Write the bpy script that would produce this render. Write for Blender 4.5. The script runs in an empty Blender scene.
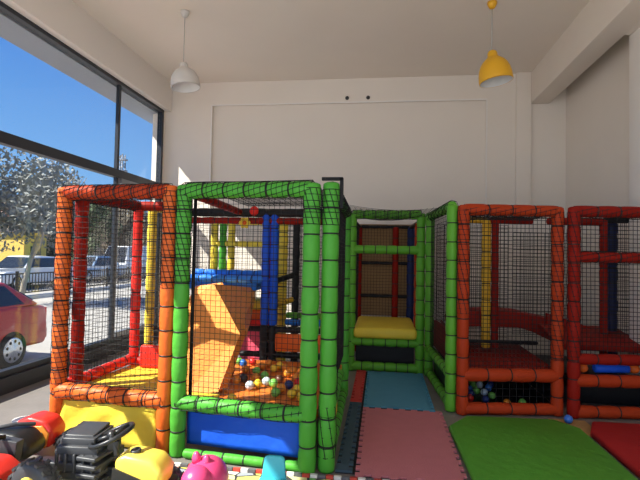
import bpy, bmesh, math, random
from mathutils import Vector, Matrix
random.seed(7)
R = math.radians
SC = bpy.context.scene
C = SC.collection

# ------------------------------------------------------------------ camera
cam = bpy.data.cameras.new('camera'); cam.lens = 26.44; cam.sensor_width = 36; cam.clip_end = 500
co = bpy.data.objects.new('camera', cam); C.objects.link(co)
co.matrix_world = Matrix.Translation((0, 0, 1.4)) @ Matrix.Rotation(R(7.5), 4, 'Z') @ Matrix.Rotation(R(91.83), 4, 'X') @ Matrix.Rotation(R(1.15), 4, 'Z')
SC.camera = co
# ------------------------------------------------------------------ light
SC.view_settings.view_transform = 'Standard'; SC.view_settings.look = 'None'
SC.view_settings.exposure = 0.0; SC.view_settings.gamma = 1.0; SC.view_settings.use_curve_mapping = False
w = bpy.data.worlds.new('sky'); SC.world = w; w.use_nodes = True
nt = w.node_tree; nt.nodes.clear()
out = nt.nodes.new('ShaderNodeOutputWorld'); bg = nt.nodes.new('ShaderNodeBackground')
tc = nt.nodes.new('ShaderNodeTexCoord'); sx = nt.nodes.new('ShaderNodeSeparateXYZ'); cr = nt.nodes.new('ShaderNodeValToRGB')
nt.links.new(tc.outputs['Generated'], sx.inputs[0]); nt.links.new(sx.outputs['Z'], cr.inputs[0])
nt.links.new(cr.outputs[0], bg.inputs[0]); nt.links.new(bg.outputs[0], out.inputs[0])
e = cr.color_ramp.elements
e[0].position = 0.0; e[0].color = (0.50, 0.66, 0.84, 1)
e[1].position = 1.0; e[1].color = (0.03, 0.13, 0.52, 1)
m_ = cr.color_ramp.elements.new(0.12); m_.color = (0.22, 0.48, 0.88, 1)
m_ = cr.color_ramp.elements.new(0.40); m_.color = (0.065, 0.25, 0.74, 1)
bg.inputs[1].default_value = 1.12
sun = bpy.data.lights.new('sun', 'SUN'); sun.energy = 13.0; sun.angle = R(0.5); sun.color = (1.0, 0.94, 0.84)
so = bpy.data.objects.new('sun', sun); C.objects.link(so)
so.rotation_euler = Vector((1.0, 0.58, -1.15)).to_track_quat('-Z', 'Y').to_euler(); so.location = (-20, -10, 20)
ar = bpy.data.lights.new('added_fill_light', 'AREA'); ar.shape = 'RECTANGLE'; ar.size = 5.6; ar.size_y = 3.2; ar.energy = 105; ar.color = (1.0, 0.97, 0.93)  # invented fill lamp behind the camera, added to brighten the interior
ao = bpy.data.objects.new('added_fill_light', ar); C.objects.link(ao)
ao.location = (-0.6, -1.7, 1.4); ao.rotation_euler = (R(128), 0, R(-8))

# ------------------------------------------------------------------ materials
MATS = {}
def mat(name, col, rough=0.6, metal=0.0, spec=0.4, noise=0.0, nscale=6.0, bump=0.0, bscale=20.0, coat=0.0):
    if name in MATS: return MATS[name]
    m = bpy.data.materials.new(name); m.use_nodes = True; t = m.node_tree; b = t.nodes['Principled BSDF']
    b.inputs['Base Color'].default_value = (*col, 1); b.inputs['Roughness'].default_value = rough
    b.inputs['Metallic'].default_value = metal; b.inputs['Specular IOR Level'].default_value = spec
    if coat: b.inputs['Coat Weight'].default_value = coat
    if noise or bump:
        c = t.nodes.new('ShaderNodeTexCoord')
    if noise:
        n = t.nodes.new('ShaderNodeTexNoise'); n.inputs['Scale'].default_value = nscale; n.inputs['Detail'].default_value = 5
        t.links.new(c.outputs['Object'], n.inputs['Vector'])
        mx = t.nodes.new('ShaderNodeMix'); mx.data_type = 'RGBA'
        mx.inputs[6].default_value = (*[x * (1 - noise) for x in col], 1); mx.inputs[7].default_value = (*[min(1, x * (1 + noise)) for x in col], 1)
        t.links.new(n.outputs['Fac'], mx.inputs[0]); t.links.new(mx.outputs[2], b.inputs['Base Color'])
    if bump:
        n2 = t.nodes.new('ShaderNodeTexNoise'); n2.inputs['Scale'].default_value = bscale; n2.inputs['Detail'].default_value = 3
        t.links.new(c.outputs['Object'], n2.inputs['Vector'])
        bp = t.nodes.new('ShaderNodeBump'); bp.inputs['Strength'].default_value = bump; bp.inputs['Distance'].default_value = 0.02
        t.links.new(n2.outputs['Fac'], bp.inputs['Height']); t.links.new(bp.outputs[0], b.inputs['Normal'])
    MATS[name] = m; return m

def vinyl(name, col, rough=0.38, spec=0.22): return mat(name, col, rough + .08, spec=spec, noise=0.10, nscale=5, bump=0.35, bscale=14)
WALL = mat('wall_paint', (0.82, 0.74, 0.655), 0.85, noise=0.04, nscale=1.5)
CEIL = mat('ceiling_paint', (0.84, 0.755, 0.66), 0.9, noise=0.06, nscale=0.9)
TRIM = mat('trim_paint', (0.84, 0.79, 0.74), 0.7)
ORANGE = vinyl('orange_vinyl', (0.68, 0.125, 0.018))
ORED = vinyl('orange_red_vinyl', (0.40, 0.042, 0.010), .45, .13)
RED = vinyl('red_vinyl', (0.27, 0.013, 0.007), .5, .10)
SCARLET = vinyl('scarlet_vinyl', (0.75, 0.03, 0.02))
GREEN = vinyl('green_vinyl', (0.07, 0.34, 0.035))
LIME = vinyl('lime_vinyl', (0.11, 0.37, 0.03))
BLUE = vinyl('blue_vinyl', (0.012, 0.09, 0.62))
SKYB = vinyl('sky_blue_vinyl', (0.03, 0.20, 0.70))
NAVY = vinyl('navy_vinyl', (0.015, 0.025, 0.10))
YELLOW = vinyl('yellow_vinyl', (0.80, 0.60, 0.06))
OCHRE = vinyl('ochre_vinyl', (0.72, 0.42, 0.03))
SLIDEO = vinyl('slide_orange_vinyl', (0.86, 0.32, 0.075), 0.25)
PINK = vinyl('pink_vinyl', (0.75, 0.10, 0.16))
BLACKV = vinyl('black_vinyl', (0.012, 0.012, 0.014))
NET = mat('black_net_cord', (0.010, 0.010, 0.011), 0.8)
TIE = mat('black_tie', (0.012, 0.012, 0.012), 0.5)
FRAME = mat('dark_aluminium', (0.035, 0.04, 0.05), 0.4, metal=0.3)
GREYAL = mat('grey_aluminium', (0.22, 0.23, 0.25), 0.4, metal=0.4)
BLACKP = mat('black_plastic', (0.016, 0.017, 0.019), 0.38, spec=0.5, bump=0.1, bscale=40)
GREYP = mat('charcoal_plastic', (0.05, 0.052, 0.058), 0.42, spec=0.5)
YPLAST = mat('yellow_plastic', (0.82, 0.62, 0.09), 0.32, spec=0.5)
RPLAST = mat('red_plastic', (0.70, 0.035, 0.025), 0.3, spec=0.5)
OPLAST = mat('amber_plastic', (0.75, 0.27, 0.04), 0.35, spec=0.5)
TEAL = mat('teal_plastic', (0.05, 0.42, 0.50), 0.4, spec=0.4)
PINKP = mat('pink_rubber', (0.72, 0.06, 0.20), 0.3, spec=0.5)
WHITEF = mat('white_fabric', (0.75, 0.73, 0.68), 0.85, bump=0.5, bscale=9)
CHROME = mat('silver_trim', (0.62, 0.63, 0.65), 0.25, metal=0.9)
TYRE = mat('tyre_rubber', (0.015, 0.015, 0.016), 0.8)
DGLASS = mat('dark_car_glass', (0.02, 0.025, 0.032), 0.08, spec=0.6)
def glass_mat():
    m = bpy.data.materials.new('window_glass'); m.use_nodes = True; t = m.node_tree; t.nodes.clear()
    o = t.nodes.new('ShaderNodeOutputMaterial'); mx = t.nodes.new('ShaderNodeMixShader'); lw = t.nodes.new('ShaderNodeLayerWeight'); lw.inputs[0].default_value = 0.5
    pw = t.nodes.new('ShaderNodeMath'); pw.operation = 'POWER'; pw.inputs[1].default_value = 4.0; t.links.new(lw.outputs['Facing'], pw.inputs[0])
    f = t.nodes.new('ShaderNodeMath'); f.operation = 'MULTIPLY_ADD'; f.inputs[1].default_value = 0.5; f.inputs[2].default_value = 0.03; t.links.new(pw.outputs[0], f.inputs[0])
    tr = t.nodes.new('ShaderNodeBsdfTransparent'); gl = t.nodes.new('ShaderNodeBsdfGlossy'); gl.inputs['Roughness'].default_value = 0.01
    tr.inputs[0].default_value = (0.95, 0.97, 0.97, 1)
    t.links.new(f.outputs[0], mx.inputs[0]); t.links.new(tr.outputs[0], mx.inputs[1]); t.links.new(gl.outputs[0], mx.inputs[2]); t.links.new(mx.outputs[0], o.inputs[0])
    return m
GLASS = glass_mat()
def concrete_mat():
    m = mat('worn_floor', (0.20, 0.18, 0.165), 0.55, noise=0.28, nscale=3.5, bump=0.15, bscale=30)
    return m
FLOOR = concrete_mat()
def playmat():
    m = bpy.data.materials.new('printed_play_carpet'); m.use_nodes = True; t = m.node_tree; b = t.nodes['Principled BSDF']; b.inputs['Roughness'].default_value = 0.8
    c = t.nodes.new('ShaderNodeTexCoord'); v = t.nodes.new('ShaderNodeTexVoronoi'); v.inputs['Scale'].default_value = 9; v.feature = 'F1'
    r = t.nodes.new('ShaderNodeValToRGB'); r.color_ramp.interpolation = 'CONSTANT'
    cols = [(0.0, (0.62, 0.58, 0.14)), (0.25, (0.16, 0.40, 0.10)), (0.40, (0.70, 0.66, 0.30)), (0.58, (0.30, 0.33, 0.36)), (0.72, (0.75, 0.72, 0.62)), (0.86, (0.70, 0.60, 0.10)), (0.95, (0.55, 0.08, 0.05))]
    r.color_ramp.elements[0].color = (*cols[0][1], 1); r.color_ramp.elements[1].position = cols[1][0]; r.color_ramp.elements[1].color = (*cols[1][1], 1)
    for p, q in cols[2:]:
        x = r.color_ramp.elements.new(p); x.color = (*q, 1)
    s = t.nodes.new('ShaderNodeSeparateColor')
    v2 = t.nodes.new('ShaderNodeTexVoronoi'); v2.feature = 'DISTANCE_TO_EDGE'; v2.inputs['Scale'].default_value = 9
    lt = t.nodes.new('ShaderNodeMath'); lt.operation = 'LESS_THAN'; lt.inputs[1].default_value = 0.05
    mx = t.nodes.new('ShaderNodeMix'); mx.data_type = 'RGBA'; mx.inputs[7].default_value = (0.03, 0.03, 0.03, 1)
    for n in (v, v2): t.links.new(c.outputs['Object'], n.inputs['Vector'])
    t.links.new(v.outputs['Color'], s.inputs[0]); t.links.new(s.outputs[0], r.inputs[0])
    t.links.new(v2.outputs['Distance'], lt.inputs[0]); t.links.new(lt.outputs[0], mx.inputs[0]); t.links.new(r.outputs[0], mx.inputs[6])
    t.links.new(mx.outputs[2], b.inputs['Base Color']); return m
def eva(name, col): return mat(name, col, 0.75, spec=0.25, noise=0.08, nscale=12, bump=0.25, bscale=90)

# ------------------------------------------------------------------ mesh builder
class MB:
    def __init__(s): s.v = []; s.f = []; s.m = []; s.sm = []
    def add(s, vs, fs, mi=0, smooth=False):
        o = len(s.v); s.v += [tuple(x) for x in vs]
        for f in fs: s.f.append([i + o for i in f]); s.m.append(mi); s.sm.append(smooth)
    def box(s, c, d, mi=0, rz=0.0, rx=0.0, ry=0.0, taper=1.0):
        h = [x / 2 for x in d]; M = Matrix.Rotation(rz, 3, 'Z') @ Matrix.Rotation(ry, 3, 'Y') @ Matrix.Rotation(rx, 3, 'X'); vs = []
        for z in (-1, 1):
            k = taper if z > 0 else 1
            for x, y in ((-1, -1), (1, -1), (1, 1), (-1, 1)):
                vs.append(Vector(c) + M @ Vector((x * h[0] * k, y * h[1] * k, z * h[2])))
        s.add(vs, [(0, 3, 2, 1), (4, 5, 6, 7), (0, 1, 5, 4), (1, 2, 6, 5), (2, 3, 7, 6), (3, 0, 4, 7)], mi)
    def prism(s, poly, vec, mi=0):
        n = len(poly); vec = Vector(vec); a = [Vector(p) for p in poly]; b = [p + vec for p in a]
        s.add(a + b, [list(range(n))[::-1], list(range(n, 2 * n))] + [(i, (i + 1) % n, n + (i + 1) % n, n + i) for i in range(n)], mi)
    def rings(s, rs, mi=0, smooth=True, cap=True, closed=False):
        n = len(rs[0]); vs = [p for r in rs for p in r]; fs = []
        L = len(rs)
        for j in range(L if closed else L - 1):
            k = (j + 1) % L
            for i in range(n):
                i2 = (i + 1) % n
                fs.append((j * n + i, j * n + i2, k * n + i2, k * n + i))
        s.add(vs, fs, mi, smooth)
        if cap and not closed:
            s.add(rs[0], [list(range(n))[::-1]], mi); s.add(rs[-1], [list(range(n))], mi)
    def tube(s, pts, rad, n=8, mi=0, smooth=True, cap=True):
        pts = [Vector(p) for p in pts]; rr = []
        up = None
        for i, p in enumerate(pts):
            d = (pts[min(i + 1, len(pts) - 1)] - pts[max(i - 1, 0)]).normalized()
            if up is None: up = Vector((0, 0, 1)) if abs(d.z) < 0.9 else Vector((1, 0, 0))
            a = d.cross(up).normalized(); b = a.cross(d).normalized(); up = b
            r = rad[i] if isinstance(rad, (list, tuple)) else rad
            rr.append([p + a * r * math.cos(2 * math.pi * k / n) + b * r * math.sin(2 * math.pi * k / n) for k in range(n)])
        s.rings(rr, mi, smooth, cap)
    def lathe(s, base, axis, prof, n=16, mi=0, smooth=True, cap=True):
        ax = Vector(axis).normalized(); u = Vector((0, 0, 1)) if abs(ax.z) < 0.9 else Vector((1, 0, 0)); a = ax.cross(u).normalized(); b = a.cross(ax).normalized()
        B = Vector(base)
        s.rings([[B + ax * h + (a * math.cos(2 * math.pi * k / n) + b * math.sin(2 * math.pi * k / n)) * r for k in range(n)] for h, r in prof], mi, smooth, cap)
    def ball(s, c, r, n=14, mi=0, sc=(1, 1, 1), rot=None):
        vs = []; k = n // 2; C0 = Vector(c); fs = []
        for j in range(k + 1):
            t = math.pi * j / k
            for i in range(n):
                p = 2 * math.pi * i / n
                q = Vector((math.sin(t) * math.cos(p) * r * sc[0], math.sin(t) * math.sin(p) * r * sc[1], math.cos(t) * r * sc[2]))
                vs.append(C0 + (rot @ q if rot else q))
        for j in range(k):
            for i in range(n):
                i2 = (i + 1) % n; fs.append((j * n + i, (j + 1) * n + i, (j + 1) * n + i2, j * n + i2))
        s.add(vs, fs, mi, True)
    def build(s, name, mats, parent=None, bevel=0.0, subsurf=0):
        me = bpy.data.meshes.new(name); off = Vector((0, 0, 0))
        if parent is not None:
            p = parent
            while p is not None: off += p.location; p = p.parent
        me.from_pydata([Vector(v) - off for v in s.v], [], s.f)
        if not isinstance(mats, (list, tuple)): mats = [mats]
        for m in mats: me.materials.append(m)
        me.polygons.foreach_set('material_index', s.m); me.polygons.foreach_set('use_smooth', s.sm)
        me.update()
        bm = bmesh.new(); bm.from_mesh(me); bmesh.ops.remove_doubles(bm, verts=bm.verts, dist=1e-5); bmesh.ops.recalc_face_normals(bm, faces=bm.faces); bm.to_mesh(me); bm.free()
        o = bpy.data.objects.new(name, me); C.objects.link(o)
        if parent is not None: o.parent = parent
        if bevel:
            b = o.modifiers.new('bevel', 'BEVEL'); b.width = bevel; b.segments = 3; b.limit_method = 'ANGLE'
            for q in me.polygons: q.use_smooth = True
        if subsurf:
            b = o.modifiers.new('sub', 'SUBSURF'); b.levels = subsurf; b.render_levels = subsurf
            for q in me.polygons: q.use_smooth = True
        return o

def tag(o, label, cat, group=None):
    o['label'] = label; o['category'] = cat
    if group: o['group'] = group
    return o
def thing(name, loc, label, cat, group=None):
    o = bpy.data.objects.new(name, None); o.empty_display_size = 0.1; o.location = loc; C.objects.link(o)
    return tag(o, label, cat, group)
def struct(o): o['kind'] = 'structure'; return o
def dup(root, loc, rz, label, group):
    r = root.copy(); C.objects.link(r); r.location = loc; r.rotation_euler = (0, 0, rz); r['label'] = label; r['group'] = group
    for ch in list(root.children):
        c = ch.copy(); C.objects.link(c); c.parent = r
        for g in ch.children:
            d = g.copy(); C.objects.link(d); d.parent = c
    return r

# ------------------------------------------------------------------ room shell
XL, XR, YB, YF, H = -3.63, 2.69, 7.35, -2.2, 4.2
b = MB(); b.box(((XL + XR) / 2, (YB + YF) / 2, -0.06), (XR - XL + 0.3, YB - YF + 0.3, 0.12)); struct(b.build('floor', FLOOR))
b = MB(); b.box(((XL + XR) / 2, (YB + YF) / 2, H + 0.1), (XR - XL + 0.5, YB - YF + 0.5, 0.2)); struct(b.build('ceiling', CEIL))
# back wall with a shallow recessed panel
b = MB(); x0, x1, zt, d = -2.80, 1.55, 3.82, 0.05
b.box(((XL + XR) / 2, YB + 0.1 + d, H / 2), (XR - XL + 0.3, 0.2, H))
b.box(((XL - 0.15 + x0) / 2, YB + d / 2 + 0.002, H / 2), (x0 - XL + 0.15, d, H))
b.box(((x1 + XR + 0.15) / 2, YB + d / 2 + 0.002, H / 2), (XR + 0.15 - x1, d, H))
b.box(((x0 + x1) / 2, YB + d / 2 + 0.002, (zt + H) / 2), (x1 - x0, d, H - zt))
struct(b.build('wall_back', WALL))
b = MB(); b.box((2.075, YB - 0.03, H / 2), (0.21, 0.06, H)); struct(b.build('trim_1', WALL, bevel=0.006))          # pilaster under the ceiling beam
b = MB()
for xx in (x0, x1): b.box((xx, YB - 0.006, zt / 2), (0.022, 0.012, zt))
b.box(((x0 + x1) / 2, YB - 0.006, zt), (x1 - x0, 0.012, 0.022)); struct(b.build('trim_2', TRIM))
b = MB(); b.box((XR + 0.1, (YB + YF) / 2, H / 2), (0.2, YB - YF, H)); struct(b.build('wall_right', WALL))
b = MB(); b.box((2.315, (YB + YF) / 2, 3.98), (0.27, YB - YF - 0.02, 0.5)); b.box((2.57, 5.0, 3.98), (0.25, 0.3, 0.5)); struct(b.build('trim_3', WALL, bevel=0.008))   # ceiling beam
b = MB(); b.box((2.60, 5.0, H / 2), (0.18, 0.36, H)); struct(b.build('trim_4', TRIM, bevel=0.006))                  # column on the right wall
b = MB(); b.box((XL + 0.02, (YB + YF) / 2, 3.98), (0.24, YB - YF - 0.02, 0.5)); struct(b.build('trim_5', TRIM, bevel=0.006))   # lintel over the window
# window wall
b = MB(); b.box((XL - 0.06, YB - 0.03, 1.88), (0.16, 0.14, 3.76)); struct(b.build('wall_left', WALL))
wr = bpy.data.objects.new('window_1', None); C.objects.link(wr); struct(wr)
b = MB(); b.box((XL, 2.6, 0.075), (0.12, 9.3, 0.15)); b.box((XL + 0.055, 2.6, 0.15), (0.06, 9.3, 0.03)); b.build('sill', FRAME, wr)
b = MB(); b.box((XL, 2.6, 3.72), (0.08, 9.3, 0.07)); b.box((XL, 7.24, 1.9), (0.08, 0.06, 3.7)); b.box((XL, 2.6, 0.19), (0.08, 9.3, 0.06)); b.build('window_frame', FRAME, wr)
b = MB(); b.box((XL, 2.6, 2.46), (0.09, 9.3, 0.11)); b.build('transom', FRAME, wr)
for y in (6.0, 2.9, 0.2):
    b = MB(); b.box((XL, y, 1.93), (0.045, 0.05, 3.6)); b.build('mullion', FRAME, wr)
# inner sash of the last bay
b = MB()
for y in (6.035, 6.98): b.box((XL + 0.01, y, 1.3), (0.03, 0.03, 2.2))
for z in (0.25, 2.37): b.box((XL + 0.01, 6.52, z), (0.07, 0.9, 0.07))
b.build('sash', GREYAL, wr)
for (y0, y1) in ((-2.1, 0.2), (0.2, 2.9), (2.9, 6.0), (6.0, 7.22)):
    for z0, z1 in ((0.2, 2.42), (2.5, 3.7)):
        b = MB(); b.box((XL - 0.005, (y0 + y1) / 2, (z0 + z1) / 2), (0.008, y1 - y0 - 0.02, z1 - z0)); b.build('pane', GLASS, wr)
b = MB(); b.box((XL - 0.26, 5.75, 3.72), (0.40, 4.1, 0.10)); o = b.build('awning', mat('awning_grey', (0.30, 0.34, 0.40), 0.7))
tag(o, 'grey awning slab outside above the large window', 'awning')

# ------------------------------------------------------------------ floor coverings
def mat_tile(name, x0, x1, y0, y1, material, label, cat='foam mat', teeth=True, z=0.0, t=0.014, group=None, trim=None):
    L = Vector(((x0 + x1) / 2, (y0 + y1) / 2, z)); pts = []
    tw, td = 0.05, 0.028
    def edge(a, c):
        a = Vector(a); c = Vector(c); d = c - a; n = max(1, int(d.length / tw)); nrm = Vector((d.y, -d.x)).normalized()
        res = []
        for i in range(n):
            p, q = a + d * i / n, a + d * (i + 1) / n
            if teeth and i % 2 and 0 < i < n - 1: res += [p - nrm * td, q - nrm * td]
            else: res += [p, q]
        return res
    for p, q in (((x0, y0), (x1, y0)), ((x1, y0), (x1, y1)), ((x1, y1), (x0, y1)), ((x0, y1), (x0, y0))): pts += edge(p, q)
    cl = []
    for p in pts:
        if not cl or (cl[-1] - p).length > 1e-4: cl.append(p)
    if (cl[0] - cl[-1]).length < 1e-4: cl.pop()
    b = MB(); b.prism([(p.x, p.y, z) for p in cl], (0, 0, t)); o = b.build(name, material)
    return tag(o, label, cat, group)
bk = MB(); bk.box((0.11, 4.395, 0.004), (0.77, 2.67, 0.008))
MATU = eva('dark_eva', (0.012, 0.013, 0.016))
tag(bk.build('rubber_underlay', MATU), 'thin black rubber underlay showing at the joints between the foam floor mats', 'underlay')
mat_tile('foam_mat', -0.145, 0.555, 3.00, 4.36, eva('pink_eva', (0.50, 0.17, 0.19)), 'dusty pink interlocking foam mat on the floor left of the green pad', z=0.008)
mat_tile('foam_mat', -0.145, 0.50, 4.375, 5.73, eva('blue_eva', (0.08, 0.27, 0.39)), 'blue foam mat on the floor in front of the yellow step', z=0.008)
mat_tile('foam_mat', -0.275, -0.165, 3.06, 4.49, eva('slate_eva', (0.05, 0.09, 0.12)), 'narrow slate blue foam mat strip beside the ball pit', z=0.008)
mat_tile('foam_mat', -0.275, -0.165, 4.50, 5.74, eva('red_eva', (0.50, 0.05, 0.04)), 'narrow red foam mat strip at the far corner of the ball pit', z=0.008)
mat_tile('play_carpet', -2.2, 0.50, 1.6, 2.955, playmat(), 'printed yellow and white play carpet in the foreground under the toys', 'carpet', teeth=False, t=0.006)
b = MB()
n = 40
for i in range(n):
    x = -1.75 + i * 0.05
    b.box((x, 2.972, 0.012), (0.045, 0.022, 0.022), mi=i % 3)
o = b.build('carpet_edging', [mat('edge_white', (0.7, 0.68, 0.64), 0.8), mat('edge_grey', (0.12, 0.12, 0.13), 0.8), mat('edge_red', (0.5, 0.06, 0.04), 0.8)]); tag(o, 'white grey and red checked edging strip along the far side of the play carpet', 'edging strip')
def pad(name, poly, h, material, label):
    b = MB(); b.prism([(x, y, 0.0) for x, y in poly], (0, 0, h)); o = b.build(name, material, bevel=0.02); return tag(o, label, 'crash mat')
pad('crash_mat', [(0.60, 2.2), (1.60, 2.2), (1.615, 4.08), (1.47, 4.27), (0.74, 4.22), (0.56, 3.95)], 0.05, vinyl('green_pad_vinyl', (0.085, 0.31, 0.03), 0.5), 'green padded crash mat with cut corners in front of the red frame')
pad('crash_mat', [(1.66, 2.2), (2.60, 2.2), (2.60, 4.30), (1.78, 4.28), (1.66, 4.02)], 0.05, vinyl('red_pad_vinyl', (0.42, 0.02, 0.02), 0.5), 'dark red padded crash mat at the right edge beside the green one')
b = MB(); b.box((1.62, 4.22, 0.004), (0.3, 0.36, 0.008)); tag(b.build('floor_mat', eva('sand_eva', (0.42, 0.26, 0.10))), 'small sandy brown mat corner showing between the green and red crash mats', 'foam mat')

# ------------------------------------------------------------------ soft-play frame builder
PR = 0.053
def foam(p0, p1, r=PR, seg=0.17, n=14, b=None, ties=True):
    """padded pipe pinched by black ties every seg metres"""
    b = b or MB(); p0 = Vector(p0); p1 = Vector(p1); L = (p1 - p0).length; k = max(1, round(L / seg)); s = L / k; prof = [(0, r * 0.6), (0.008, r * 0.9)]
    for i in range(k):
        a = i * s; q = random.uniform(0.97, 1.04)
        prof += [(a + 0.012, r * 0.95), (a + s * 0.25, r * 1.0 * q), (a + s * 0.5, r * 1.02 * q), (a + s * 0.78, r * 1.0 * q), (a + s - 0.012, r * 0.95)]
        if i < k - 1: prof.append((a + s, r * 0.88))
    prof += [(L - 0.008, r * 0.9), (L, r * 0.6)]
    b.lathe(p0, p1 - p0, prof, n, 0)
    if ties:
        ax = (p1 - p0).normalized()
        for i in range(1, k):
            t0 = i * s + random.uniform(-0.006, 0.006)
            rr = r * 0.97
            b.lathe(p0 + ax * (t0 - 0.0035), ax, [(0, rr - 0.006), (0, rr), (0.010, rr), (0.010, rr - 0.006)], n, 1, cap=False)
    return b
def strand(b, p, q, r=0.0023, sag=0.0, nseg=1, jit=0.0):
    p = Vector(p); q = Vector(q); pts = []
    for i in range(nseg + 1):
        t = i / nseg; v = p.lerp(q, t); v.z -= sag * 4 * t * (1 - t)
        if 0 < i < nseg and jit: v += Vector((random.uniform(-jit, jit), random.uniform(-jit, jit), random.uniform(-jit, jit)))
        pts.append(v)
    b.tube(pts, r, 4, 0, smooth=False, cap=False)
def net_into(b, o, u, v, cell=0.040, r=0.0022, jit=0.002, sag=0.0):
    """net in the parallelogram o, o+u, o+v"""
    o = Vector(o); u = Vector(u); v = Vector(v); nu = max(1, round(u.length / cell)); nv = max(1, round(v.length / cell))
    for i in range(nu + 1): strand(b, o + u * i / nu, o + u * i / nu + v, r, 0, 5, jit)
    for i in range(nv + 1): strand(b, o + v * i / nv, o + v * i / nv + u, r, sag, 5, jit)
def wrap_into(b, p0, p1, rad=PR + 0.004, step=0.038, k=9, r=0.0024):
    p0 = Vector(p0); p1 = Vector(p1); ax = (p1 - p0).normalized(); u = Vector((0, 0, 1)) if abs(ax.z) < 0.9 else Vector((1, 0, 0)); a = ax.cross(u).normalized(); c = a.cross(ax).normalized(); L = (p1 - p0).length
    ring = lambda t, tw: [p0 + ax * t + (a * math.cos(2 * math.pi * i / k + tw) + c * math.sin(2 * math.pi * i / k + tw)) * rad for i in range(k + 1)]
    m = max(1, round(L / step))
    for j in range(m + 1): b.tube(ring(L * j / m + random.uniform(-.004, .004), 0.2 * j), r, 4, 0, False, False)
    for i in range(k): b.tube([ring(L * j / m, 0.2 * j)[i] for j in range(m + 1)], r, 4, 0, False, False)
def net(t, *a, **k):
    b = MB(); net_into(b, *a, **k); return b.build('netting', NET, t)
def wrap(t, *a, **k):
    b = MB(); wrap_into(b, *a, **k); return b.build('net_wrap', NET, t)
def post(parent, x, y, z0, z1, material, r=PR, seg=0.17, label=None, ties=True):
    o = foam((x, y, z0), (x, y, z1), r, seg, ties=ties).build('post', [material, TIE], parent)
    if label: o['label'] = label
    return o
def bar(parent, p0, p1, material, r=PR, seg=0.15, label=None, name='bar', sag=0):
    o = foam(p0, p1, r, seg).build(name, [material, TIE], parent)
    if label: o['label'] = label
    return o
Z = 1.83
# --- 1. orange frame on the left
A, B_, RL, RR = (-2.37, 3.25), (-1.485, 3.15), (-2.30, 4.20), (-1.78, 4.20)
t = thing('soft_play_unit', (-1.93, 3.7, 0), 'orange padded play frame with yellow skirt, leftmost, beside the window', 'play structure')
post(t, *A, 0, Z + 0.04, ORANGE); post(t, *B_, 0, Z + 0.04, ORANGE); post(t, *RL, 0, Z + 0.02, SCARLET, 0.045); post(t, *RR, 0, 0.4, SCARLET, 0.045); post(t, -2.345, 3.42, 0.36, Z, RED, 0.048, label='inner dark red post behind the front left one')
P = lambda q, z: (q[0], q[1], z)
bar(t, P(A, Z), P(B_, Z), ORED); bar(t, P(A, Z), P(RL, Z), RED, 0.045); bar(t, P(RL, Z), P(RR, Z), RED, 0.045);  # front top bar: its shade is painted in as a darker red vinyl
bar(t, P(A, 0.36), P(B_, 0.36), ORANGE, 0.06); bar(t, P(A, 0.37), P(RL, 0.40), SCARLET, 0.045); bar(t, P(RL, 0.37), P(RR, 0.37), SCARLET, 0.045)
b = MB()
def wavy_panel(b, p0, p1, z0, z1, amp=0.012, thick=0.02, nx=24, nz=8):
    p0 = Vector(p0); p1 = Vector(p1); d = p1 - p0; nrm = Vector((d.y, -d.x, 0)).normalized(); vs = []; fs = []
    for s_ in (1, -1):
        for j in range(nz + 1):
            for i in range(nx + 1):
                q = p0 + d * i / nx; u, v_ = i / nx, j / nz
                k = amp * (math.sin(u * 9 + v_ * 5) + 0.7 * math.sin(u * 17 - v_ * 8)) * math.sin(math.pi * v_) ** 0.5
                off = (k + thick / 2) if s_ > 0 else -thick / 2
                vs.append((q.x + nrm.x * off, q.y + nrm.y * off, z0 + (z1 - z0) * v_))
    N = (nx + 1) * (nz + 1)
    for s_ in (0, 1):
        for j in range(nz):
            for i in range(nx):
                a = s_ * N + j * (nx + 1) + i; f = (a, a + 1, a + nx + 2, a + nx + 1); fs.append(f if s_ == 0 else f[::-1])
    def rim(idx):
        for a, c in zip(idx[:-1], idx[1:]): fs.append((a, c, c + N, a + N))
    rim([i for i in range(nx + 1)]); rim([nz * (nx + 1) + i for i in range(nx + 1)]); rim([j * (nx + 1) for j in range(nz + 1)]); rim([j * (nx + 1) + nx for j in range(nz + 1)])
    b.add(vs, fs, 0, True)
wavy_panel(b, (A[0] + 0.05, A[1] - 0.012, 0), (B_[0] - 0.05, B_[1] - 0.012, 0), 0.02, 0.33); b.build('skirt_panel', YELLOW, t)
b = MB(); b.prism([P(A, 0.29), P(B_, 0.29), P(RR, 0.29), P(RL, 0.29)], (0, 0, 0.05)); b.build('floor_pad', YELLOW, t)
b = MB(); b.prism([(-2.17, 4.06, 0.345), (-1.80, 4.06, 0.345), (-1.80, 4.12, 0.345), (-2.17, 4.12, 0.345)], (0, 0, 0.20)); o = b.build('back_pad', SCARLET, t, bevel=0.015)
net(t, P(A, 0.40), (B_[0] - A[0], B_[1] - A[1], 0), (0, 0, Z - 0.42), .040, .0016); net(t, P(A, 0.40), (RL[0] - A[0], RL[1] - A[1], 0), (0, 0, Z - 0.44), .040, .0018); net(t, P(RL, 0.40), (RR[0] - RL[0], 0, 0), (0, 0, Z - 0.44))
wrap(t, P(A, Z), P(B_, Z)); wrap(t, P(A, .42), P(A, Z)); wrap(t, P(B_, 1.15), P(B_, Z)); wrap(t, P(A, Z), P(RL, Z), 0.05); wrap(t, P(A, .36), P(B_, .36), 0.064, 0.06, 8)

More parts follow.
